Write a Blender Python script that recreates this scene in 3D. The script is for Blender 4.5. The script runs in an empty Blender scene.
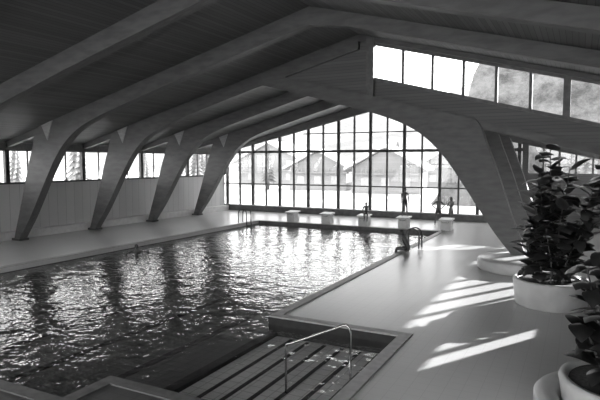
import bpy, bmesh, math, random
from mathutils import Vector, Matrix, noise
random.seed(7)
D=bpy.data
scene=bpy.context.scene

# ------------------------------------------------------------ materials
def newmat(name):
    m=D.materials.new(name); m.use_nodes=True
    nt=m.node_tree; nt.nodes.clear()
    out=nt.nodes.new('ShaderNodeOutputMaterial')
    return m,nt,out
def N(nt,t,**kw):
    n=nt.nodes.new(t)
    for k,v in kw.items(): setattr(n,k,v)
    return n
def g(v): return (v,v,v,1)
def math_(nt,op,a,b=None):
    n=N(nt,'ShaderNodeMath',operation=op)
    for i,x in enumerate((a,b)):
        if x is None: continue
        if isinstance(x,(int,float)): n.inputs[i].default_value=x
        else: nt.links.new(x,n.inputs[i])
    return n.outputs[0]
def mixc(nt,f,a,b,bt='MIX'):
    n=N(nt,'ShaderNodeMix',data_type='RGBA',blend_type=bt)
    if isinstance(f,(int,float)): n.inputs[0].default_value=f
    else: nt.links.new(f,n.inputs[0])
    for idx,x in ((6,a),(7,b)):
        if isinstance(x,(int,float)): n.inputs[idx].default_value=g(x)
        else: nt.links.new(x,n.inputs[idx])
    return n.outputs[2]
def coords(nt,scale=(1,1,1)):
    tc=N(nt,'ShaderNodeTexCoord'); mp=N(nt,'ShaderNodeMapping')
    mp.inputs['Scale'].default_value=scale
    nt.links.new(tc.outputs['Object'],mp.inputs[0])
    return mp.outputs[0]
def noise_(nt,co,scale,detail=3,rough=.5):
    n=N(nt,'ShaderNodeTexNoise'); n.inputs['Scale'].default_value=scale
    n.inputs['Detail'].default_value=detail; n.inputs['Roughness'].default_value=rough
    nt.links.new(co,n.inputs['Vector']); return n.outputs['Fac']
def principled(nt,out,col,rough=.6,metal=0,spec=.5,bump=None,bstr=.2,bdist=.02):
    p=N(nt,'ShaderNodeBsdfPrincipled')
    if isinstance(col,(int,float)): p.inputs['Base Color'].default_value=g(col)
    else: nt.links.new(col,p.inputs['Base Color'])
    p.inputs['Roughness'].default_value=rough; p.inputs['Metallic'].default_value=metal
    p.inputs['Specular IOR Level'].default_value=spec
    if bump is not None:
        b=N(nt,'ShaderNodeBump'); b.inputs['Strength'].default_value=bstr; b.inputs['Distance'].default_value=bdist
        nt.links.new(bump,b.inputs['Height']); nt.links.new(b.outputs[0],p.inputs['Normal'])
    nt.links.new(p.outputs[0],out.inputs[0]); return p
def mat_mottle(name,a,b,scale=4,rough=.6,detail=4,stretch=(1,1,1),spec=.5,bs=.1,metal=0):
    m,nt,out=newmat(name); co=coords(nt,stretch); f=noise_(nt,co,scale,detail)
    r=N(nt,'ShaderNodeMapRange'); r.inputs[1].default_value=.35; r.inputs[2].default_value=.65
    nt.links.new(f,r.inputs[0])
    principled(nt,out,mixc(nt,r.outputs[0],a,b),rough,metal,spec,f,bs); return m
def mat_planks(name,axis,width,a,b,groove=.35,rough=.5,stretch=(1,1,1),gw=.07):
    m,nt,out=newmat(name)
    co=coords(nt); s=N(nt,'ShaderNodeSeparateXYZ'); nt.links.new(co,s.inputs[0])
    v=math_(nt,'DIVIDE',s.outputs[axis],width)
    fr=math_(nt,'FRACT',v); fl=math_(nt,'FLOOR',v)
    wn=N(nt,'ShaderNodeTexWhiteNoise',noise_dimensions='1D'); nt.links.new(fl,wn.inputs['W'])
    co2=coords(nt,stretch); f=noise_(nt,co2,5,5,.6)
    fac=math_(nt,'ADD',math_(nt,'MULTIPLY',wn.outputs[0],.55),math_(nt,'MULTIPLY',f,.45))
    c=mixc(nt,fac,a,b)
    gl=math_(nt,'LESS_THAN',fr,gw)
    c=mixc(nt,gl,c,a*groove)
    principled(nt,out,c,rough,bump=f,bstr=.05); return m
def mat_tiles(name,size,a,b,joint,rough=.35,jw=.05,spec=.5):
    m,nt,out=newmat(name); co=coords(nt); s=N(nt,'ShaderNodeSeparateXYZ'); nt.links.new(co,s.inputs[0])
    fx=math_(nt,'LESS_THAN',math_(nt,'FRACT',math_(nt,'DIVIDE',s.outputs[0],size)),jw)
    fy=math_(nt,'LESS_THAN',math_(nt,'FRACT',math_(nt,'DIVIDE',s.outputs[1],size)),jw)
    j=math_(nt,'MAXIMUM',fx,fy)
    f=noise_(nt,co,.8,5,.6)
    c=mixc(nt,j,mixc(nt,f,a,b),joint)
    principled(nt,out,c,rough,spec=spec,bump=f,bstr=.05); return m

M={}
M['ceiling']=mat_planks('ceiling_planks',0,.16,.09,.17,.35,.6,(6,.4,6))
M['glulam']=mat_mottle('glulam_timber',.11,.15,2,.55,4,(.8,6,3),bs=.03)
M['glulam_light']=mat_mottle('glulam_timber_light',.35,.45,3,.5,5,(1.2,8,6))
M['woodwall']=mat_planks('wood_cladding',2,.14,.12,.18,.45,.6,(.5,5,6))
M['leftwall']=mat_planks('painted_board',1,.6,.62,.74,.6,.6,(1,1,1),.03)
M['white']=mat_mottle('white_plaster',.66,.76,3,.6)
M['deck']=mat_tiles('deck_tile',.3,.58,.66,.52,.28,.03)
M['deck_shade']=mat_tiles('deck_tile_shade_tint',.3,.08,.12,.06,.5,.04)  # same deck tile, shade of the near end put into its colour
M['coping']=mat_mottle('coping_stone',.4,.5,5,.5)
M['coping_shade']=mat_mottle('coping_stone_shade_tint',.12,.17,5,.5)  # coping stone with shade painted in, for near edges and under-edge strip
M['basin']=mat_tiles('pool_tile',.3,.08,.12,.06,.5,.07)
M['shallow']=mat_tiles('shallow_tile',.3,.75,.87,.5,.5,.07)
M['line']=mat_mottle('lane_line_tile',.015,.025,5,.5)
M['frame']=mat_mottle('window_frame',.04,.08,4,.5)
M['frame_light']=mat_mottle('clerestory_frame',.12,.18,4,.5)
M['metal']=mat_mottle('brushed_steel',.45,.6,20,.25,metal=1)
M['metald']=mat_mottle('dark_painted_steel',.06,.1,20,.35)
M['snow']=mat_mottle('snow',.75,.9,.2,.8,bs=.3)
M['skin']=mat_mottle('skin',.1,.15,8,.5)
M['hair']=mat_mottle('hair',.02,.05,30,.6)
M['trunks']=mat_mottle('swim_fabric',.03,.06,12,.7)
M['lightsuit']=mat_mottle('light_swimsuit',.2,.3,12,.7)
M['eye']=mat_mottle('eye',.02,.03,5,.2)
M['leaf']=mat_mottle('leaf',.025,.06,3,.32,spec=.6)
M['leafd']=mat_mottle('leaf_dark',.015,.035,3,.35)
M['bark']=mat_mottle('stem_bark',.08,.14,12,.8)
M['soil']=mat_mottle('soil',.04,.09,15,.9)
M['tub']=mat_mottle('tub_enamel',.55,.65,2,.35)
M['block']=mat_mottle('starting_block_paint',.7,.8,5,.4)
M['chalet']=mat_planks('chalet_timber',2,.3,.3,.36,.85,.8,(1,1,4))  # chalet timber, eaves and panes lightened, distance haze mixed into the colour
M['roofsnow']=mat_mottle('roof_snow',.8,.9,1,.8)
M['darkroof']=mat_mottle('eaves',.26,.32,3,.8)
M['shutter']=mat_mottle('chalet_glass',.4,.5,3,.3)
M['spruce']=mat_mottle('spruce_needles',.12,.25,6,.8)
m,nt,out=newmat('mountain_forest_snow'); co=coords(nt)
f=noise_(nt,co,.04,8,.7)
r=N(nt,'ShaderNodeMapRange'); r.inputs[1].default_value=.42; r.inputs[2].default_value=.58
nt.links.new(f,r.inputs[0]); principled(nt,out,mixc(nt,r.outputs[0],.25,.5),.9,bump=f,bstr=.4,bdist=3); M['mountain']=m
m,nt,out=newmat('sun_blocker_forest'); co=coords(nt)
f=noise_(nt,co,.35,8,.75)
r=N(nt,'ShaderNodeMapRange'); r.inputs[1].default_value=.4; r.inputs[2].default_value=.6
nt.links.new(f,r.inputs[0]); principled(nt,out,mixc(nt,r.outputs[0],.06,.2),.9,bump=f,bstr=.5,bdist=.6); M['blocker_hill']=m
m,nt,out=newmat('window_glass')
t=N(nt,'ShaderNodeBsdfTransparent'); t.inputs[0].default_value=g(.95)
gl=N(nt,'ShaderNodeBsdfGlossy'); gl.inputs['Roughness'].default_value=.02
mx=N(nt,'ShaderNodeMixShader'); mx.inputs[0].default_value=.04
nt.links.new(t.outputs[0],mx.inputs[1]); nt.links.new(gl.outputs[0],mx.inputs[2]); nt.links.new(mx.outputs[0],out.inputs[0]); M['glass']=m
# water: Schlick reflection over a tinted clear body
m,nt,out=newmat('pool_water_surface')
co=coords(nt,(1,1,1)); f1=noise_(nt,co,1.4,2,.5); f2=noise_(nt,co,4.5,2,.5)
hsum=math_(nt,'ADD',f1,math_(nt,'MULTIPLY',f2,.42))
b=N(nt,'ShaderNodeBump'); b.inputs['Strength'].default_value=1.0; b.inputs['Distance'].default_value=.047
nt.links.new(hsum,b.inputs['Height'])
t=N(nt,'ShaderNodeBsdfTransparent'); t.inputs[0].default_value=g(.88)
gl=N(nt,'ShaderNodeBsdfGlossy'); gl.inputs['Roughness'].default_value=.015; gl.inputs[0].default_value=g(.9); nt.links.new(b.outputs[0],gl.inputs['Normal'])
ge=N(nt,'ShaderNodeNewGeometry')
vm=N(nt,'ShaderNodeVectorMath',operation='DOT_PRODUCT'); nt.links.new(ge.outputs['Incoming'],vm.inputs[0]); nt.links.new(b.outputs[0],vm.inputs[1])
c=math_(nt,'ABSOLUTE',vm.outputs['Value'])
fz=math_(nt,'ADD',math_(nt,'MULTIPLY',math_(nt,'POWER',math_(nt,'SUBTRACT',1.0,c),5.0),.96),.03)
fz=math_(nt,'MINIMUM',fz,1.0)
mx=N(nt,'ShaderNodeMixShader'); nt.links.new(fz,mx.inputs[0])
nt.links.new(t.outputs[0],mx.inputs[1]); nt.links.new(gl.outputs[0],mx.inputs[2]); nt.links.new(mx.outputs[0],out.inputs[0]); M['water']=m

# ------------------------------------------------------------ mesh builder
class MB:
    def __init__(s): s.v=[]; s.f=[]; s.m=[]; s.mats=[]; s.sm=[]
    def mi(s,k):
        if k not in s.mats: s.mats.append(k)
        return s.mats.index(k)
    def raw(s,vs,fs,k,smooth=False):
        o=len(s.v); s.v+= [tuple(v) for v in vs]; i=s.mi(k)
        for f in fs: s.f.append([o+a for a in f]); s.m.append(i); s.sm.append(smooth)
    def box(s,x0,x1,y0,y1,z0,z1,k):
        vs=[(x,y,z) for x in (x0,x1) for y in (y0,y1) for z in (z0,z1)]
        s.raw(vs,[(0,1,3,2),(4,6,7,5),(0,4,5,1),(2,3,7,6),(0,2,6,4),(1,5,7,3)],k)
    def prism(s,prof,y0,y1,k,axis='y'):
        n=len(prof)
        if axis=='y': vs=[(p[0],y0,p[1]) for p in prof]+[(p[0],y1,p[1]) for p in prof]
        elif axis=='x': vs=[(y0,p[0],p[1]) for p in prof]+[(y1,p[0],p[1]) for p in prof]
        else: vs=[(p[0],p[1],y0) for p in prof]+[(p[0],p[1],y1) for p in prof]
        fs=[list(range(n))[::-1],list(range(n,2*n))]+[(i,(i+1)%n,n+(i+1)%n,n+i) for i in range(n)]
        s.raw(vs,fs,k)
    def strip(s,pairs,y0,y1,k):
        n=len(pairs); vs=[]
        for o,i in pairs: vs+=[(o[0],y0,o[1]),(i[0],y0,i[1]),(o[0],y1,o[1]),(i[0],y1,i[1])]
        fs=[(0,1,3,2),(4*(n-1),4*(n-1)+2,4*(n-1)+3,4*(n-1)+1)]
        for a in range(n-1):
            p=4*a;q=p+4
            fs+=[(p,q,q+1,p+1),(p+2,p+3,q+3,q+2),(p,p+2,q+2,q),(p+1,q+1,q+3,p+3)]
        s.raw(vs,fs,k)
    def tube(s,pts,r,k,n=10):
        pts=[Vector(p) for p in pts]; vs=[];fs=[]
        up=None
        for i,p in enumerate(pts):
            d=(pts[min(i+1,len(pts)-1)]-pts[max(i-1,0)]).normalized()
            if up is None:
                up=Vector((0,0,1)) if abs(d.z)<.9 else Vector((1,0,0))
            a=d.cross(up).normalized(); up=a.cross(d).normalized()
            rr=r[i] if isinstance(r,(list,tuple)) else r
            for j in range(n):
                t=2*math.pi*j/n; vs.append(p+a*math.cos(t)*rr+up*math.sin(t)*rr)
        for i in range(len(pts)-1):
            for j in range(n):
                fs.append((i*n+j,i*n+(j+1)%n,(i+1)*n+(j+1)%n,(i+1)*n+j))
        fs+= [list(range(n))[::-1],list(range((len(pts)-1)*n,len(pts)*n))]
        s.raw(vs,fs,k,True)
    def lathe(s,prof,cx,cy,k,n=48,sx=1,sy=1):
        vs=[];fs=[]
        for r,z in prof:
            for j in range(n):
                t=2*math.pi*j/n; vs.append((cx+r*sx*math.cos(t),cy+r*sy*math.sin(t),z))
        for i in range(len(prof)-1):
            for j in range(n): fs.append((i*n+j,i*n+(j+1)%n,(i+1)*n+(j+1)%n,(i+1)*n+j))
        fs.append(list(range(n))[::-1]); fs.append(list(range((len(prof)-1)*n,len(prof)*n)))
        s.raw(vs,fs,k,True)
    def ellipsoid(s,c,r,k,mat3=None,nu=16,nv=12,fn=None):
        vs=[];fs=[]
        for i in range(nv+1):
            ph=math.pi*i/nv
            for j in range(nu):
                th=2*math.pi*j/nu
                v=Vector((r[0]*math.sin(ph)*math.cos(th),r[1]*math.sin(ph)*math.sin(th),r[2]*math.cos(ph)))
                if fn: v=fn(v)
                if mat3: v=mat3@v
                vs.append(Vector(c)+v)
        for i in range(nv):
            for j in range(nu): fs.append((i*nu+j,(i+1)*nu+j,(i+1)*nu+(j+1)%nu,i*nu+(j+1)%nu))
        s.raw(vs,fs,k,True)
    def build(s,name,parent=None,loc=(0,0,0),rot=0,bevel=0):
        me=D.meshes.new(name); me.from_pydata(s.v,[],s.f)
        for k in s.mats: me.materials.append(M[k])
        me.polygons.foreach_set('material_index',s.m); me.polygons.foreach_set('use_smooth',s.sm)
        me.update()
        bm=bmesh.new(); bm.from_mesh(me); bmesh.ops.recalc_face_normals(bm,faces=bm.faces[:]); bm.to_mesh(me); bm.free()
        o=D.objects.new(name,me); scene.collection.objects.link(o)
        o.location=loc; o.rotation_euler=(0,0,rot)
        if parent: o.parent=parent
        if bevel:
            b=o.modifiers.new('bevel','BEVEL'); b.width=bevel; b.segments=2; b.limit_method='ANGLE'
        return o
def empty(name,loc=(0,0,0),rot=0):
    e=D.objects.new(name,None); scene.collection.objects.link(e); e.location=loc; e.rotation_euler=(0,0,rot); e.empty_display_size=.3; return e

# ------------------------------------------------------------ dimensions
CX=-14.15; S=.26
XL,XR=-27.3,2.6; YN,YF=-5.0,38.5; YC=23.5
HR=-9.1
def low(x): return 8.6-S*abs(x-CX)
def leftroof(x): return 8.6+S*(x-CX)
ZR=leftroof(HR)
def high(x): return leftroof(x) if x<HR else ZR-S*(x-HR)
WL=-.2
PX0,PX1,PY0,PY1=-20.0,-7.35,6.3,32.3
SX1,SY0,SY1=-3.75,7.4,12.35

# floor
b=MB()
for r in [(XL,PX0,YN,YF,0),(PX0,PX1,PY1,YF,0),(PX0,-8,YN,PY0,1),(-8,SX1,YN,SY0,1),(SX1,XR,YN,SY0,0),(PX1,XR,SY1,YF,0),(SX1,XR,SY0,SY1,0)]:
    b.box(r[0],r[1],r[2],r[3],-.18,0,'deck_shade' if r[4] else 'deck')
b.build('floor')
b=MB(); w=.28;h=.03
b.box(PX0-w,PX0,PY0-w,PY1+w,0.001,h,'coping')
b.box(PX0,PX1+w,PY1,PY1+w,0.001,h,'coping')
b.box(PX1,PX1+w,SY1,PY1,0.001,h,'coping')
b.box(PX1+w,SX1+w,SY1,SY1+w,0.001,h,'coping')
b.box(SX1,SX1+w,SY0-w,SY1,0.001,h,'coping')
b.box(-8,SX1,SY0-w,SY0,0.001,h,'coping_shade')
b.box(-8-.0,-8+w,PY0-w,SY0-w,0.001,h,'coping_shade')
b.box(PX0,-8,PY0-w,PY0,0.001,h,'coping_shade')
b.build('pool_coping')
b=MB(); zb=-1.8; zs=-.5; q=.12
b.box(PX0-q,PX1+q,PY0-q,PY1+q,zb-q,zb,'basin')
b.box(PX0-q,PX0,PY0,PY1,zb,-.181,'basin'); b.box(PX0-q,PX1+q,PY1,PY1+q,zb,-.181,'basin')
b.box(PX0-q,-8,PY0-q,PY0,zb,-.181,'basin'); b.box(-8,-8+q,PY0-q,SY0-q,zb,-.181,'basin')
b.box(-8,PX1,SY0-q,SY0,zb,-.181,'basin')
b.box(PX1,PX1+q,SY1,PY1,zb,-.181,'basin')
b.box(PX1,PX1+.25,SY0-q,SY1,zb,zs+.1,'line')
b.box(PX1+.25,SX1+q,SY0-q,SY1+q,zs-q,zs,'shallow')
b.box(SX1,SX1+q,SY0-q,SY1+q,zs,-.181,'shallow'); b.box(PX1,SX1,SY0-q,SY0,zs,-.181,'shallow'); b.box(PX1,SX1,SY1,SY1+q,zs,-.181,'line')  # last wall box coloured dark to carry the coping's shadow
# dark strips painting in the shade under the deck edge
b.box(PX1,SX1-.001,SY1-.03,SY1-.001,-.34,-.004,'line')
b.box(PX0,PX1-.001,PY1-.03,PY1-.001,-.34,-.004,'coping_shade')
b.build('pool_basin')
b=MB()
n=5; lw=(PX1-PX0)/n
for i in range(n):
    x=PX0+lw*(i+.5); b.box(x-.14,x+.14,PY0+1.2,PY1-1.2,zb+.002,zb+.012,'line')
    b.box(x-.5,x+.5,PY1-1.5,PY1-1.2,zb+.002,zb+.012,'line')
x=PX1+.75
while x<SX1-.3:
    b.box(x-.05,x+.05,SY0+.1,SY1-.1,zs+.002,zs+.012,'line'); x+=.48
b.build('lane_markings')
b=MB()
b.raw([(PX0,PY0,WL),(-8,PY0,WL),(-8,SY0,WL),(PX1,SY0,WL),(SX1,SY0,WL),(SX1,SY1,WL),(PX1,SY1,WL),(PX1,PY1,WL),(PX0,PY1,WL)],[(0,1,2,3,4,5,6,7,8)],'water')
b.build('pool_water')

# ------------------------------------------------------------ ceiling
b=MB(); T=.22
def slab(x0,x1,y0,y1,fn,k='ceiling'):
    b.prism([(x0,fn(x0)),(x1,fn(x1)),(x1,fn(x1)+T),(x0,fn(x0)+T)],y0,y1,k)
slab(XL-.9,CX,YN,YF+.9,leftroof)
slab(CX,HR,YN,YC,leftroof)
slab(HR,XR+.9,YN,YC+.5,high)
slab(CX,XR+.9,YC+.1,YF+.9,low)
b.build('ceiling')

# ------------------------------------------------------------ arches
def cr(P,t):
    n=len(P)-1; i=min(int(t),n-1); u=t-i
    p=[P[max(i-1,0)],P[i],P[i+1],P[min(i+2,n)]]
    return tuple(.5*((2*p[1][k])+(-p[0][k]+p[2][k])*u+(2*p[0][k]-5*p[1][k]+4*p[2][k]-p[3][k])*u*u+(-p[0][k]+3*p[1][k]-3*p[2][k]+p[3][k])*u**3) for k in (0,1))
rf=lambda s:8.6-S*s
OUT=[(0,rf(0)),(2,rf(2)),(4.6,rf(4.6)),(6.6,rf(6.6)),(8.4,rf(8.4)),(9.5,rf(9.5)),(10.3,5.86),(10.75,4.8),(11.2,3.6),(11.7,2.1),(12.2,.7),(12.45,0)]
INN=[(0,7.95),(2,7.42),(4.4,6.75),(6.1,6.25),(7.4,5.72),(8.3,5.1),(9.05,4.3),(9.75,3.3),(10.4,2.3),(11.1,1.25),(11.75,.42),(12.05,0)]
def half(sign,ext=False):
    pr=[]
    if ext:
        for s in (-5.05,-2.5): pr.append(((CX+sign*s,rf(s)-.002),(CX+sign*s,rf(s)-.66)))
    k=5*(len(OUT)-1)
    for i in range(k+1):
        t=i/5; o=cr(OUT,t); n_=cr(INN,t)
        zo=min(o[1],rf(o[0])-.002)
        pr.append(((CX+sign*o[0],zo),(CX+sign*n_[0],n_[1])))
    return pr
AW=.22
def arch(y,kind):
    b=MB()
    b.strip(half(-1,kind!='low'),y-AW,y+AW,'glulam')
    xa=CX-10.0; b.strip([((xa,leftroof(xa)-.004),(xa,leftroof(xa)-.36)),((XL+.1,leftroof(XL+.1)-.004),(XL+.1,leftroof(XL+.1)-.3))],y-.12,y+.12,'glulam')
    b.prism([(CX-9.5,rf(9.5)-.9),(CX-9.1,rf(9.1)-.03),(CX-9.9,rf(9.9)-.05)],y-AW-.05,y-AW-.001,'glulam_light')
    if kind in('low','both'):
        e_=.03 if kind=='both' else 0
        b.strip(half(1),y-AW-e_,y+AW+e_,'glulam')
        xa=CX+10; b.strip([((xa,low(xa)-.004),(xa,low(xa)-.36)),((XR-.1,low(XR)-.004),(XR-.1,low(XR)-.3))],y-.12,y+.12,'glulam')
    if kind in('high','both'):
        dp=.5 if kind=='high' else .2
        b.strip([((HR,ZR-.004),(HR,ZR-(.66 if kind=='high' else .3))),((HR+1.5,high(HR+1.5)-.004),(HR+1.5,high(HR+1.5)-dp)),((XR-.1,high(XR)-.004),(XR-.1,high(XR)-dp))],y-AW,y+AW,'glulam')
        if kind=='high': b.box(XR-.6,XR-.1,y-AW,y+AW,0,high(XR-.1)-.3,'glulam')
    b.box(CX-12.55,CX-11.9,y-AW-.05,y+AW+.05,0,.12,'metald')
    if kind!='high': b.box(CX+11.9,CX+12.6,y-AW-.05,y+AW+.05,0,.12,'metald')
    return b.build('glulam_arch')
for y in (-1.5,3.5,8.5,13.5,18.5): arch(y,'high')
arch(YC,'both'); arch(28.5,'low'); arch(33.5,'low')
b=MB(); b.box(XL,XL+.25,YN,YF,4.8,leftroof(XL)-.01,'glulam'); b.build('trim_1')

# ------------------------------------------------------------ clerestory
b=MB()
def slopebar(x0,x1,f0,f1,y0,y1,k):
    b.prism([(x0,f0(x0)),(x1,f0(x1)),(x1,f1(x1)),(x0,f1(x0))],y0,y1,k)
xs=-8.35; xe=xs+1.3*7
slopebar(CX,HR,lambda x:low(x)-.05,lambda x:high(x),YC-.05,YC+.05,'woodwall')
slopebar(HR,xs-.2,lambda x:low(x)-.05,lambda x:high(x),YC-.05,YC+.05,'woodwall')
slopebar(xs-.2,XR,lambda x:low(x)-.05,lambda x:low(x)+.72,YC-.05,YC+.05,'woodwall')
slopebar(xe+.05,XR,lambda x:low(x)+.72,lambda x:high(x),YC-.05,YC+.05,'woodwall')
b.build('wall_clerestory')
b=MB()
slopebar(xs-.35,xs+.0,lambda x:low(x)+.0,lambda x:high(x)-.02,YC-.28,YC+.1,'frame_light')
slopebar(xs,xe,lambda x:low(x)+.72,lambda x:low(x)+.86,YC-.14,YC+.08,'frame_light')
slopebar(xs,xe,lambda x:high(x)-.34,lambda x:high(x)-.2,YC-.1,YC+.08,'frame_light')
x=xs
for i in range(1,8):
    x+=1.3; ww=.13 if i==6 else .06
    slopebar(x-ww,x+ww,lambda x:low(x)+.86,lambda x:high(x)-.34,YC-.1,YC+.08,'frame_light')
slopebar(xs,xe,lambda x:low(x)+.86,lambda x:high(x)-.34,YC-.01,YC+.01,'glass')
b.build('window_1')

# ------------------------------------------------------------ far glazed wall
b=MB(); xr=-3.4; ye=YF
b.strip([((XL,low(XL)-.003),(XL,low(XL)-.3)),((CX-6,low(CX-6)-.003),(CX-6,low(CX-6)-.55)),((CX,8.597),(CX,7.85)),((xr,low(xr)-.003),(xr,low(xr)-.5)),((XR,low(XR)-.003),(XR,low(XR)-.3))],ye-.15,ye+.15,'glulam')
b.build('trim_2')
b=MB()
sp=1.3; x=XL+.3; i=0
while x<xr:
    ww=.1 if i%2==0 else .05
    b.box(x-ww,x+ww,ye-.1,ye+.1,.5,low(x)-.3,'frame'); x+=sp; i+=1
b.box(XL,xr,ye-.12,ye+.1,0,.46,'frame_light'); b.box(XL,xr,ye-.18,ye+.12,.46,.52,'white')
for z,t in ((2.25,.09),(4.85,.2)):
    b.box(XL,xr,ye-.08,ye+.08,z,z+t,'frame')
b.box(CX-5.5,CX+5.5,ye-.06,ye+.06,6.3,6.38,'frame')
slopebar(XL,CX,lambda x:.52,lambda x:low(x)-.3,ye-.01,ye+.01,'glass')
slopebar(CX,xr,lambda x:.52,lambda x:low(x)-.3,ye-.01,ye+.01,'glass')
b.build('window_2')
b=MB()
b.box(xr,XR,ye-.1,ye+.1,0,3.3,'woodwall')
b.box(xr,xr+.3,ye-.1,ye+.1,3.3,low(xr+.3)-.3,'woodwall')
b.build('wall_far')
b=MB(); x=xr+.3
while x<XR:
    b.box(x-.06,x+.06,ye-.09,ye+.09,3.3,low(x)-.25,'frame_light'); x+=.95
b.box(xr+.3,XR,ye-.12,ye+.12,3.25,3.4,'frame_light')
slopebar(xr+.3,XR,lambda x:3.4,lambda x:low(x)-.2,ye-.01,ye+.01,'glass')
b.build('window_3')

# ------------------------------------------------------------ left wall
b=MB()
b.box(XL-.15,XL,YN,YF,0,2.95,'leftwall')
b.build('wall_left')
b=MB()
b.box(XL-.1,XL+.04,YN,YF,2.95,3.05,'frame'); b.box(XL-.1,XL+.04,YN,YF,4.74,4.82,'frame')
y=-4.0
while y<YF:
    b.box(XL-.04,XL+.03,y-.035,y+.035,3.05,4.76,'frame'); y+=1.25
for k in range(9):
    y=-1.5+5*k; b.box(XL-.1,XL+.1,y-.12,y+.12,3.05,4.76,'frame')
b.box(XL-.01,XL+.01,YN,YF,3.05,4.76,'glass')
b.build('window_4')
b=MB(); b.box(XL,XL+.55,YN+.1,YF-.2,0,.42,'white'); b.build('wall_ledge',bevel=.02)

# ------------------------------------------------------------ right wall
b=MB()
wy0,wy1,wz0,wz1=19.6,23.2,1.9,3.0
b.box(XR,XR+.15,YN,YC,0,wz0,'woodwall')
b.box(XR,XR+.15,YN,wy0,wz0,wz1,'woodwall'); b.box(XR,XR+.15,wy1,YC,wz0,wz1,'woodwall')
b.box(XR,XR+.15,YN,YC,wz1,high(XR),'woodwall')
b.box(XR,XR+.15,YC,YF,0,2.0,'woodwall')
b.build('wall_right')
b=MB()
y=YC+.2
while y<YF:
    b.box(XR,XR+.12,y-.13,y+.13,2.0,low(XR),'frame_light'); y+=1.6
b.box(XR+.06,XR+.08,YC,YF,2.0,low(XR)-.02,'glass')
b.box(XR,XR+.15,YC,YF,4.12,low(XR+.15),'frame_light')
y=wy0
while y<wy1+.1:
    b.box(XR,XR+.12,y-.12,y+.12,wz0,wz1,'frame_light'); y+=(wy1-wy0)/3
b.box(XR+.06,XR+.08,wy0,wy1,wz0,wz1,'glass')
b.build('window_5')
b=MB()
b.box(XL,XR,YN-.15,YN,0,1.0,'woodwall')
b.box(HR-.4,HR+.4,YN-.15,YN,1.0,ZR-.1,'woodwall')
slopebar(XL,HR,lambda x:max(leftroof(x)-.9,3.8),lambda x:leftroof(x),YN-.15,YN,'woodwall')
slopebar(HR,XR,lambda x:high(x)-.9,lambda x:high(x),YN-.15,YN,'woodwall')
b.build('wall_near')
b=MB(); x=XL+.6
while x<XR:
    b.box(x-.08,x+.08,YN-.12,YN-.02,1.0,high(x)-.8,'frame'); x+=1.6
b.box(XL,XR,YN-.12,YN-.02,3.6,3.75,'frame')
b.build('window_6')

# ------------------------------------------------------------ plinth & planters
b=MB(); b.lathe([(1.55,0.0),(1.6,.05),(1.6,.36),(1.55,.42),(0.6,.42)],0,0,'tub',64); 
b.build('round_bench',loc=(-1.95,22.4,0))
def leafmesh(b,base,az,pitch,L,W,k,droop=.5):
    n=6; vs=[]; d=Vector((math.cos(az),math.sin(az),0)); side=Vector((-math.sin(az),math.cos(az),0))
    p=Vector(base); a=pitch
    roll=random.uniform(-.4,.4); 
    for i in range(n+1):
        t=i/n; dirv=d*math.cos(a)+Vector((0,0,math.sin(a)))
        nor=side.cross(dirv)
        sd=side*math.cos(roll)+nor*math.sin(roll)
        ww=W*(math.sin(math.pi*min(1,t**.75))**.8 if 0<t<1 else .03)
        cup=nor*(-.18*ww)
        vs+=[p+sd*ww-cup,p,p-sd*ww-cup]
        p=p+dirv*(L/n); a-=droop/n
    fs=[]
    for i in range(n):
        q=3*i; fs+=[(q,q+1,q+4,q+3),(q+1,q+2,q+5,q+4)]
    b.raw(vs,fs,k,True)
def planter(name,loc,R,H,stems,kl,leafL,leafW,zlow=.15,dens=.1,kerb=False):
    e=empty(name,loc)
    b=MB(); b.lathe([(R*.9,0),(R*.94,.04),(R,H*.75),(R*1.02,H-.06),(R,H),(R-.1,H),(R-.12,H-.1),(.2,H-.1)],0,0,'tub',56); b.build('planter',e)
    if kerb:
        b=MB(); b.lathe([(1.42,0),(1.45,.04),(1.45,.26),(1.42,.3),(1.1,.3),(1.1,0)],0,0,'tub',56); b.build('kerb',e)
    b=MB(); b.lathe([(R-.13,H-.099),(R-.14,H-.06),(.1,H-.04)],0,0,'soil',40); b.build('soil',e)
    b=MB()
    for (bx,by,tx,ty,tz) in stems:
        pts=[]
        for i in range(9):
            t=i/8; pts.append(Vector((bx+(tx-bx)*t**1.3+.04*math.sin(5*t+bx*9),by+(ty-by)*t**1.3+.04*math.cos(4*t+by*7),H-.08+(tz-H)*t)))
        b.tube(pts,[.03-.018*i/8 for i in range(9)],'bark',7)
        Ln=tz-H; cnt=int(Ln/dens)
        for j in range(cnt):
            t=zlow+(1-zlow)*j/max(1,cnt-1); q=t*8; i0=min(int(q),7); p=pts[i0].lerp(pts[i0+1],q-i0)
            az=j*2.4+random.uniform(-.4,.4)+bx*5
            leafmesh(b,p,az,random.uniform(.1,1.0),leafL*random.uniform(.7,1.15),leafW*random.uniform(.75,1.15),kl,random.uniform(.7,2.0))
    b.build('foliage',e)
    return e
st=[(0,0,-.1,.1,4.6),(.25,.1,.35,.2,4.1),(-.25,0,-.4,-.1,3.9),(.1,-.3,.3,-.5,3.2),(-.2,-.3,-.45,-.45,3.0),(.4,-.1,1.0,-.1,3.7),(-.35,.2,-.3,.4,3.6),(0,-.45,-.1,-.8,2.4),(.5,.2,1.0,.3,2.7),(-.5,0,-.65,0,2.4),(.3,-.4,.7,-.6,2.3),(-.3,-.2,-.55,-.3,3.3),(.5,0,1.3,.1,4.1)]
planter('potted_rubber_plant',(-.65,17.2,0),1.03,.78,st,'leaf',.6,.21,.1,.1)
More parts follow.
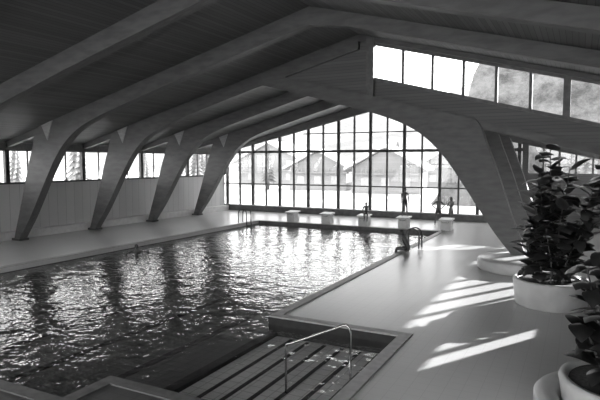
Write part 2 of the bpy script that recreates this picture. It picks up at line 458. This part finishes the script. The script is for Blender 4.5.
st=[(math.cos(a)*.35,math.sin(a)*.35,math.cos(a)*rr,math.sin(a)*rr,z) for a,rr,z in [(0,.7,2.2),(1,.8,2.3),(2,.7,2.6),(3,.75,2.5),(4,.75,1.9),(5,.7,1.9),(2.6,.4,2.75),(5.6,.35,2.6),(3.6,.9,1.7),(4.5,.8,1.4),(3.3,.6,2.3)]]
planter('potted_philodendron',(.85,10.0,0),1.05,.65,st,'leafd',.55,.21,.1,.11,True)

# ------------------------------------------------------------ starting blocks
def sblock(x):
    b=MB()
    b.prism([(.0,0),(.62,0),(.62,.62),(.0,.62)],x-.3,x+.3,'block','x')
    b.prism([(-.1,.6),(.72,.66),(.72,.74),(-.1,.68)],x-.4,x+.4,'block','x')
    b.box(x-.2,x+.2,.62,.95,0,.3,'block')
    b.tube([(x-.2,-.06,.58),(x-.2,-.12,.5),(x+.2,-.12,.5),(x+.2,-.06,.58)],.015,'metal',8)
    o=b.build('starting_block',bevel=.012); o.location=(0,PY1+.42,0.0)
for x in (-17.7,-15.05,-12.4,-9.75,-7.1): sblock(x)

# ------------------------------------------------------------ rails
def arcpts(c,r,a0,a1,u,v,n=8):
    return [Vector(c)+Vector(u)*r*math.cos(a0+(a1-a0)*i/n)+Vector(v)*r*math.sin(a0+(a1-a0)*i/n) for i in range(n+1)]
b=MB()
y=9.7; R=.13; xr_=-3.93
p=[(xr_,y+.05,zs+.014),(xr_,y+.05,.82)]
p+=arcpts((xr_-R,y+.05,.82),R,0,math.pi/2,(1,0,0),(0,0,1))
p+=[(-5.05,y-.4,.55)]
p2=arcpts((-5.05,y-.4,.55-.09),.09,math.pi/2,math.pi,(1,0,0),(0,0,1))[1:]
p+=[tuple(q) for q in p2]+[(-5.14,y-.4,zs+.014)]
b.tube(p,.024,'metal',12)
b.build('pool_handrail')
def ladder(x,y,sgn=1):
    b=MB()
    for dy in (0,.55):
        yy=y+dy
        q=[(x+.6*sgn,yy,0.0),(x+.6*sgn,yy,.62)]+arcpts((x+.27*sgn,yy,.62),.33,0,math.pi,(sgn,0,0),(0,0,1))+[(x-.06*sgn,yy,.1),(x-.1*sgn,yy,-.3),(x-.1*sgn,yy,-1.2)]
        b.tube(q,.035,'metald',10)
    for z in (-.3,-.6,-.9,-1.15): b.box(x-.17*sgn if sgn>0 else x+.03,x-.03*sgn if sgn>0 else x+.17,y,y+.55,z,z+.03,'metald')
    b.build('pool_ladder')
ladder(PX1,25.4,1); ladder(PX0,30.6,-1)

# ------------------------------------------------------------ people
def skin_eval(verts,edges,rad,roots,sub=2):
    me=D.meshes.new('tmp'); me.from_pydata(verts,edges,[])
    o=D.objects.new('tmp',me); scene.collection.objects.link(o)
    md=o.modifiers.new('s','SKIN'); md.use_smooth_shade=True
    sv=me.skin_vertices[0].data
    for i,r in enumerate(rad): sv[i].radius=(r,r); sv[i].use_root=(i in roots)
    ss=o.modifiers.new('u','SUBSURF'); ss.levels=sub; ss.render_levels=sub
    bpy.context.view_layer.update()
    dg=bpy.context.evaluated_depsgraph_get(); ev=o.evaluated_get(dg); m2=ev.to_mesh()
    vs=[v.co.copy() for v in m2.vertices]; fs=[tuple(p.vertices) for p in m2.polygons]
    ev.to_mesh_clear(); D.objects.remove(o); D.meshes.remove(me)
    return vs,fs
def human(name,P,loc,rot,scale=1,woman=False,suit='trunks'):
    V=[];E=[];R=[];idx={}
    def add(n,co,r,par=None):
        idx[n]=len(V); V.append(Vector(co)); R.append(r)
        if par: E.append((idx[par],idx[n]))
    add('pelvis',P['pelvis'],.125); add('waist',P['waist'],.11 if not woman else .095,'pelvis')
    add('chest',P['chest'],.135 if not woman else .115,'waist'); add('upper',P['upper'],.1,'chest')
    add('neck',P['neck'],.052,'upper'); add('skull',P['head'],.06,'neck')
    for sd in 'lr':
        add('sh'+sd,P['sh'+sd],.062,'upper'); add('ua'+sd,Vector(P['sh'+sd]).lerp(Vector(P['el'+sd]),.45),.05,'sh'+sd)
        add('el'+sd,P['el'+sd],.04,'ua'+sd)
        add('fa'+sd,Vector(P['el'+sd]).lerp(Vector(P['wr'+sd]),.3),.041,'el'+sd); add('wr'+sd,P['wr'+sd],.027,'fa'+sd)
        hd=(Vector(P['ha'+sd])-Vector(P['wr'+sd])).normalized()
        add('pa'+sd,Vector(P['wr'+sd])+hd*.05,.034,'wr'+sd); add('pb'+sd,Vector(P['wr'+sd])+hd*.085,.03,'pa'+sd)
        add('hi'+sd,P['hi'+sd],.095,'pelvis'); add('th'+sd,Vector(P['hi'+sd]).lerp(Vector(P['kn'+sd]),.45),.078,'hi'+sd)
        add('kn'+sd,P['kn'+sd],.055,'th'+sd); add('ca'+sd,Vector(P['kn'+sd]).lerp(Vector(P['an'+sd]),.3),.056,'kn'+sd)
        add('an'+sd,P['an'+sd],.036,'ca'+sd)
        fd=(Vector(P['to'+sd])-Vector(P['an'+sd]))
        add('fo'+sd,Vector(P['an'+sd])+fd*.6,.036,'an'+sd); add('to'+sd,P['to'+sd],.024,'fo'+sd)
    vs,fs=skin_eval(V,E,R,{0})
    b=MB()
    pel=Vector(P['pelvis']); wa=Vector(P['waist'])
    sk=[];tr=[]
    segs=[(Vector(P['hi'+s]),Vector(P['hi'+s]).lerp(Vector(P['kn'+s]),.38)) for s in 'lr']
    def near(c,a,bb,rad):
        t=max(0,min(1,(c-a).dot(bb-a)/(bb-a).length_squared)); tt=(c-a).dot(bb-a)/(bb-a).length_squared
        return tt<1.0 and (c-(a+(bb-a)*t)).length<rad
    hands=[Vector(P['ha'+s]) for s in 'lr']
    for f in fs:
        c=sum((vs[i] for i in f),Vector())/len(f)
        if woman: ins=near(c,pel,Vector(P['upper']),.19)
        else: ins=any(near(c,a,q,.15) for a,q in segs) or near(c,pel,pel.lerp(wa,.55),.17)
        if min((c-h).length for h in hands)<.12: ins=False
        (tr if ins else sk).append(f)
    b.raw(vs,sk,'skin',True); 
    i=b.mi(suit)
    for f in tr: b.f.append(list(f)); b.m.append(i); b.sm.append(True)
    FV=[];FE=[];FR=[];FRt=set()
    for sd in 'lr':
        w=Vector(P['wr'+sd]); hd=(Vector(P['ha'+sd])-w).normalized()
        ax=Vector(P.get('lat',(0,1,0))); lat=(ax-hd*ax.dot(hd)).normalized(); pn=hd.cross(lat)
        if sd=='r': pn=-pn
        for k,(of,ln) in enumerate(((-.027,.078),(-.009,.088),(.009,.082),(.027,.064))):
            base=w+hd*.075-lat*of; n0=len(FV); FRt.add(n0)
            a=0; p=base
            for q,seg in enumerate((0,.45,.32,.23)):
                a+=(.0,.15,.3,.3)[q]; p=p+(hd*math.cos(a)-pn*math.sin(a))*(ln*seg+(.012 if q==1 else 0)); FV.append(p.copy()); FR.append((.0095,.009,.0085,.007)[q])
                if q: FE.append((n0+q-1,n0+q))
        n0=len(FV); FRt.add(n0); p=w+hd*.025+lat*.02
        for q,(a1,a2) in enumerate(((0,0),(.032,.028),(.02,.028),(.008,.024))):
            p=p+lat*a1+hd*a2; FV.append(p.copy()); FR.append((.013,.011,.0095,.008)[q])
            if q: FE.append((n0+q-1,n0+q))
    fv,ff=skin_eval(FV,FE,FR,FRt,1); b.raw(fv,ff,'skin',True)
    hc=Vector(P['head'])+Vector((0,-.015,.06))
    ry=P.get('tilt',0); rm=Matrix.Rotation(ry,3,'X')@Matrix.Identity(3)
    rz=Matrix.Rotation(P.get('turn',0),3,'Z'); rm=rz@rm
    def hf(v):
        v=v.copy()
        if v.z<0:
            v.x*=1-.28*(-v.z/.12); 
            if v.y>0: v.y*=1-.35*(-v.z/.12)
            else: v.y*=1-.08*(-v.z/.12)
        return v
    b.ellipsoid(hc,(.076,.096,.12),'skin',rm,20,16,hf)
    def hp(x,y,z): return hc+rm@Vector((x,y,z))
    b.ellipsoid(hp(0,-.1,-.02),(.012,.02,.028),'skin',rm,8,6)
    b.ellipsoid(hp(0,-.088,-.062),(.024,.008,.008),'trunks',rm,8,6)
    for sx in(-1,1):
        b.ellipsoid(hp(sx*.03,-.083,.004),(.012,.01,.008),'eye',rm,8,6)
        b.ellipsoid(hp(sx*.032,-.086,.024),(.018,.008,.005),'hair',rm,8,6)
        b.ellipsoid(hp(sx*.077,.005,-.01),(.01,.018,.03),'skin',rm,8,6)
    def hairf(v):
        v=v.copy()
        if v.y<-.02 and v.z<.055: v*=.86
        if v.z<-.04 and not woman: v*=.8
        return v
    b.ellipsoid(hp(0,.008,.012),(.083,.1,.12),'hair',rm,20,16,hairf)
    if woman: b.ellipsoid(hp(0,.06,-.09),(.07,.045,.1),'hair',rm,12,10)
    ob=b.build(name,loc=loc,rot=rot); ob.scale=(scale,)*3
    return ob
def stand(arms=0,spread=0):
    P=dict(pelvis=(0,0,.96),waist=(0,-.005,1.12),chest=(0,0,1.3),upper=(0,.01,1.44),neck=(0,.0,1.53),head=(0,-.01,1.6))
    for s,x in (('l',1),('r',-1)):
        P['sh'+s]=(x*.175,.01,1.43)
        if arms==0: P['el'+s]=(x*.235,.04,1.14);P['wr'+s]=(x*.24,-.04,.9);P['ha'+s]=(x*.235,-.07,.76)
        elif arms==1: P['el'+s]=(x*.37,.08,1.2);P['wr'+s]=(x*.2,-.02,1.05);P['ha'+s]=(x*.12,-.12,1.0)
        elif arms==2: P['el'+s]=(x*.22,-.12,1.18);P['wr'+s]=(x*.1,-.27,1.22);P['ha'+s]=(x*-.02,-.3,1.26)
        elif arms==3: P['el'+s]=(x*.42,-.12,1.36);P['wr'+s]=(x*.5,-.36,1.42);P['ha'+s]=(x*.5,-.5,1.43)
        P['hi'+s]=(x*.09,0,.9);P['kn'+s]=(x*(.11+spread),-.02,.5);P['an'+s]=(x*(.12+spread*1.8),.02,.075);P['to'+s]=(x*(.145+spread*1.8),-.19,.026)
    return P
human('man_standing_on_block',stand(0,.02),(-9.75,PY1+.42+.45,.735),.5)
human('man_standing',stand(1,.04),(-8.2,35.6,0),.3,1.06)
human('woman_standing',stand(2,.0),(-7.5,36.2,0),-.5,1.03,True,'lightsuit')
human('swimmer_in_pool',stand(3,.03),(-18.9,19.3,-1.62),.9,1.02)
P=dict(pelvis=(0,0,.1),waist=(0,-.02,.26),chest=(0,-.08,.43),upper=(0,-.13,.56),neck=(0,-.17,.64),head=(0,-.2,.7),tilt=.25)
for s,x in (('l',1),('r',-1)):
    P['sh'+s]=(x*.175,-.12,.56);P['el'+s]=(x*.27,.02,.33);P['wr'+s]=(x*.26,.1,.09);P['ha'+s]=(x*.27,.0,.03)
    P['hi'+s]=(x*.09,-.03,.1);P['kn'+s]=(x*.12,-.43,.1);P['an'+s]=(x*.1,-.46,-.31);P['to'+s]=(x*.11,-.65,-.42)
human('woman_sitting_on_pool_edge',P,(PX1+.36,24.2,.05),-math.pi/2+.2,1.12,True,'trunks')
P2=dict(P); P2['head']=(0,-.2,.7)
for s,x in (('l',1),('r',-1)):
    P2['el'+s]=(x*.24,-.22,.34);P2['wr'+s]=(x*.14,-.4,.24);P2['ha'+s]=(x*.12,-.52,.18)
human('boy_sitting_on_block',P2,(-12.25,PY1+.42+.3,.73),.25,.92)

# ------------------------------------------------------------ outside
b=MB()
for r in [(-600,XL-.2,-300,700),(XR+.2,600,-300,700),(XL-.2,XR+.2,YF+.2,700),(XL-.2,XR+.2,-300,YN-.2)]:
    b.box(r[0],r[1],r[2],r[3],-.6,-.35,'snow')
b.build('snow_ground')
b=MB(); nx,ny=90,30; vs=[]
for j in range(ny+1):
    for i in range(nx+1):
        x=-620+1200*i/nx; y=170+380*j/ny; t=j/ny; t=t*t*(3-2*t)
        u=max(0,min(1,(x+250)/350)); H=48+62*u*u*(3-2*u)
        z=-.5+t*H+t*(noise.noise(Vector((x*.012,y*.012,1)))*26+noise.noise(Vector((x*.05,y*.05,4)))*7)
        vs.append((x,y,z))
fs=[(j*(nx+1)+i,j*(nx+1)+i+1,(j+1)*(nx+1)+i+1,(j+1)*(nx+1)+i) for j in range(ny) for i in range(nx)]
b.raw(vs,fs,'mountain',True); b.build('mountain')
b=MB(); nx,ny=60,24; vs=[]  # invented hill, added to block sun from the far glazing
for j in range(ny+1):
    for i in range(nx+1):
        x=-14+29*i/nx; y=56+24*j/ny
        ex=min(1,max(0,(x+14)/3))*min(1,max(0,(15-x)/3.2)); ey=math.sin(math.pi*j/ny)**.6
        H=14.5+6*min(1,max(0,(x+14)/18))
        z=-.5+ex*ey*(H+noise.noise(Vector((x*.25,y*.25,2)))*2.0)
        vs.append((x,y,z))
fs=[(j*(nx+1)+i,j*(nx+1)+i+1,(j+1)*(nx+1)+i+1,(j+1)*(nx+1)+i) for j in range(ny) for i in range(nx)]
b.raw(vs,fs,'blocker_hill',True); b.build('sun_blocker_hill')
def chalet(x,y,w,d,hw,hr,rot=0):
    e=MB()
    z0=-.35
    e.prism([(-w/2,z0),(w/2,z0),(w/2,hw),(0,hw+hr),(-w/2,hw)],-d/2,d/2,'chalet')
    o=.9
    for s in(-1,1):
        sl=hr/(w/2)
        e.prism([(0,hw+hr+.05),(s*(w/2+o),hw-sl*o+.05),(s*(w/2+o),hw-sl*o+.2),(0,hw+hr+.2)],-d/2-1,d/2+1,'darkroof')
        e.prism([(0,hw+hr+.21),(s*(w/2+o),hw-sl*o+.21),(s*(w/2+o),hw-sl*o+.5),(0,hw+hr+.55)],-d/2-1,d/2+1,'roofsnow')
    for xx in (-w*.3,0,w*.3):
        e.box(xx-.55,xx+.55,-d/2-.08,-d/2,.7,1.9,'shutter')
        if hw>4: e.box(xx-.5,xx+.5,-d/2-.08,-d/2,3.2,4.3,'shutter')
    e.box(-w/2-.3,w/2+.3,-d/2-.9,-d/2,2.35,2.5,'darkroof')
    for i in range(int(w/.6)): e.box(-w/2+.3+i*.6,-w/2+.42+i*.6,-d/2-.88,-d/2-.8,2.5,3.2,'darkroof')
    e.build('chalet',loc=(x,y,0),rot=rot)
chalet(-24.5,76,9.5,9,3.3,2.6,.15)
chalet(-37,80,9,9,3.2,2.4,.2)
chalet(-52,92,13,10,4.2,3.2,.1)
chalet(-20.5,95,9,8,3.6,2.7,.3)
def spruce(x,y,h):
    e=MB(); e.tube([(0,0,-.4),(0,0,h*.9)],[.18,.04],'bark',8)
    n=11
    for k in range(n):
        z=h*(.14+.8*k/n); r=(h*.2)*(1-k/n)+.15; m=14; vs=[(0,0,z+h*.13)]
        for j in range(m): 
            a=2*math.pi*j/m+k; rr=r*(1 if j%2 else .6); vs.append((rr*math.cos(a),rr*math.sin(a),z-(.2 if j%2 else 0)*r))
        e.raw(vs,[(0,1+j,1+(j+1)%m) for j in range(m)],'spruce')
    e.build('spruce_tree',loc=(x,y,0))
for x,y,h in [(-44,74,7),(-60,80,9),(-30,97,8),(-70,90,10)]: spruce(x,y,h)
yy=18
while yy<62:
    spruce(-46+random.uniform(-2,2),yy,random.uniform(4.5,8.5)); yy+=random.uniform(2.6,4.6)

# ------------------------------------------------------------ light
w=D.worlds.new('world'); scene.world=w; w.use_nodes=True; nt=w.node_tree; nt.nodes.clear()
out=nt.nodes.new('ShaderNodeOutputWorld'); bg=nt.nodes.new('ShaderNodeBackground')
tc=nt.nodes.new('ShaderNodeTexCoord'); sx=nt.nodes.new('ShaderNodeSeparateXYZ'); nt.links.new(tc.outputs['Generated'],sx.inputs[0])
cr_=nt.nodes.new('ShaderNodeValToRGB'); cr_.color_ramp.elements[0].color=g(1); cr_.color_ramp.elements[1].color=g(.6); cr_.color_ramp.elements[1].position=.9
nt.links.new(sx.outputs[2],cr_.inputs[0]); nt.links.new(cr_.outputs[0],bg.inputs[0]); bg.inputs[1].default_value=5.4
nt.links.new(bg.outputs[0],out.inputs[0])
sd=Vector((.5,.87,.275)).normalized()
sun=D.lights.new('sun','SUN'); sun.energy=20; sun.angle=.01
so=D.objects.new('sun',sun); scene.collection.objects.link(so); so.rotation_euler=sd.to_track_quat('Z','Y').to_euler(); so.location=(40,60,40)

# ------------------------------------------------------------ camera
cam=D.cameras.new('camera'); cam.lens=32.4; cam.sensor_width=36; cam.clip_end=3000; cam.clip_start=.1
co=D.objects.new('camera',cam); scene.collection.objects.link(co); co.location=(0,0,4.2)
co.rotation_euler=(math.radians(90-4.13),0,math.radians(27.4)); scene.camera=co
scene.view_settings.view_transform='Standard'
scene.view_settings.exposure=0.0
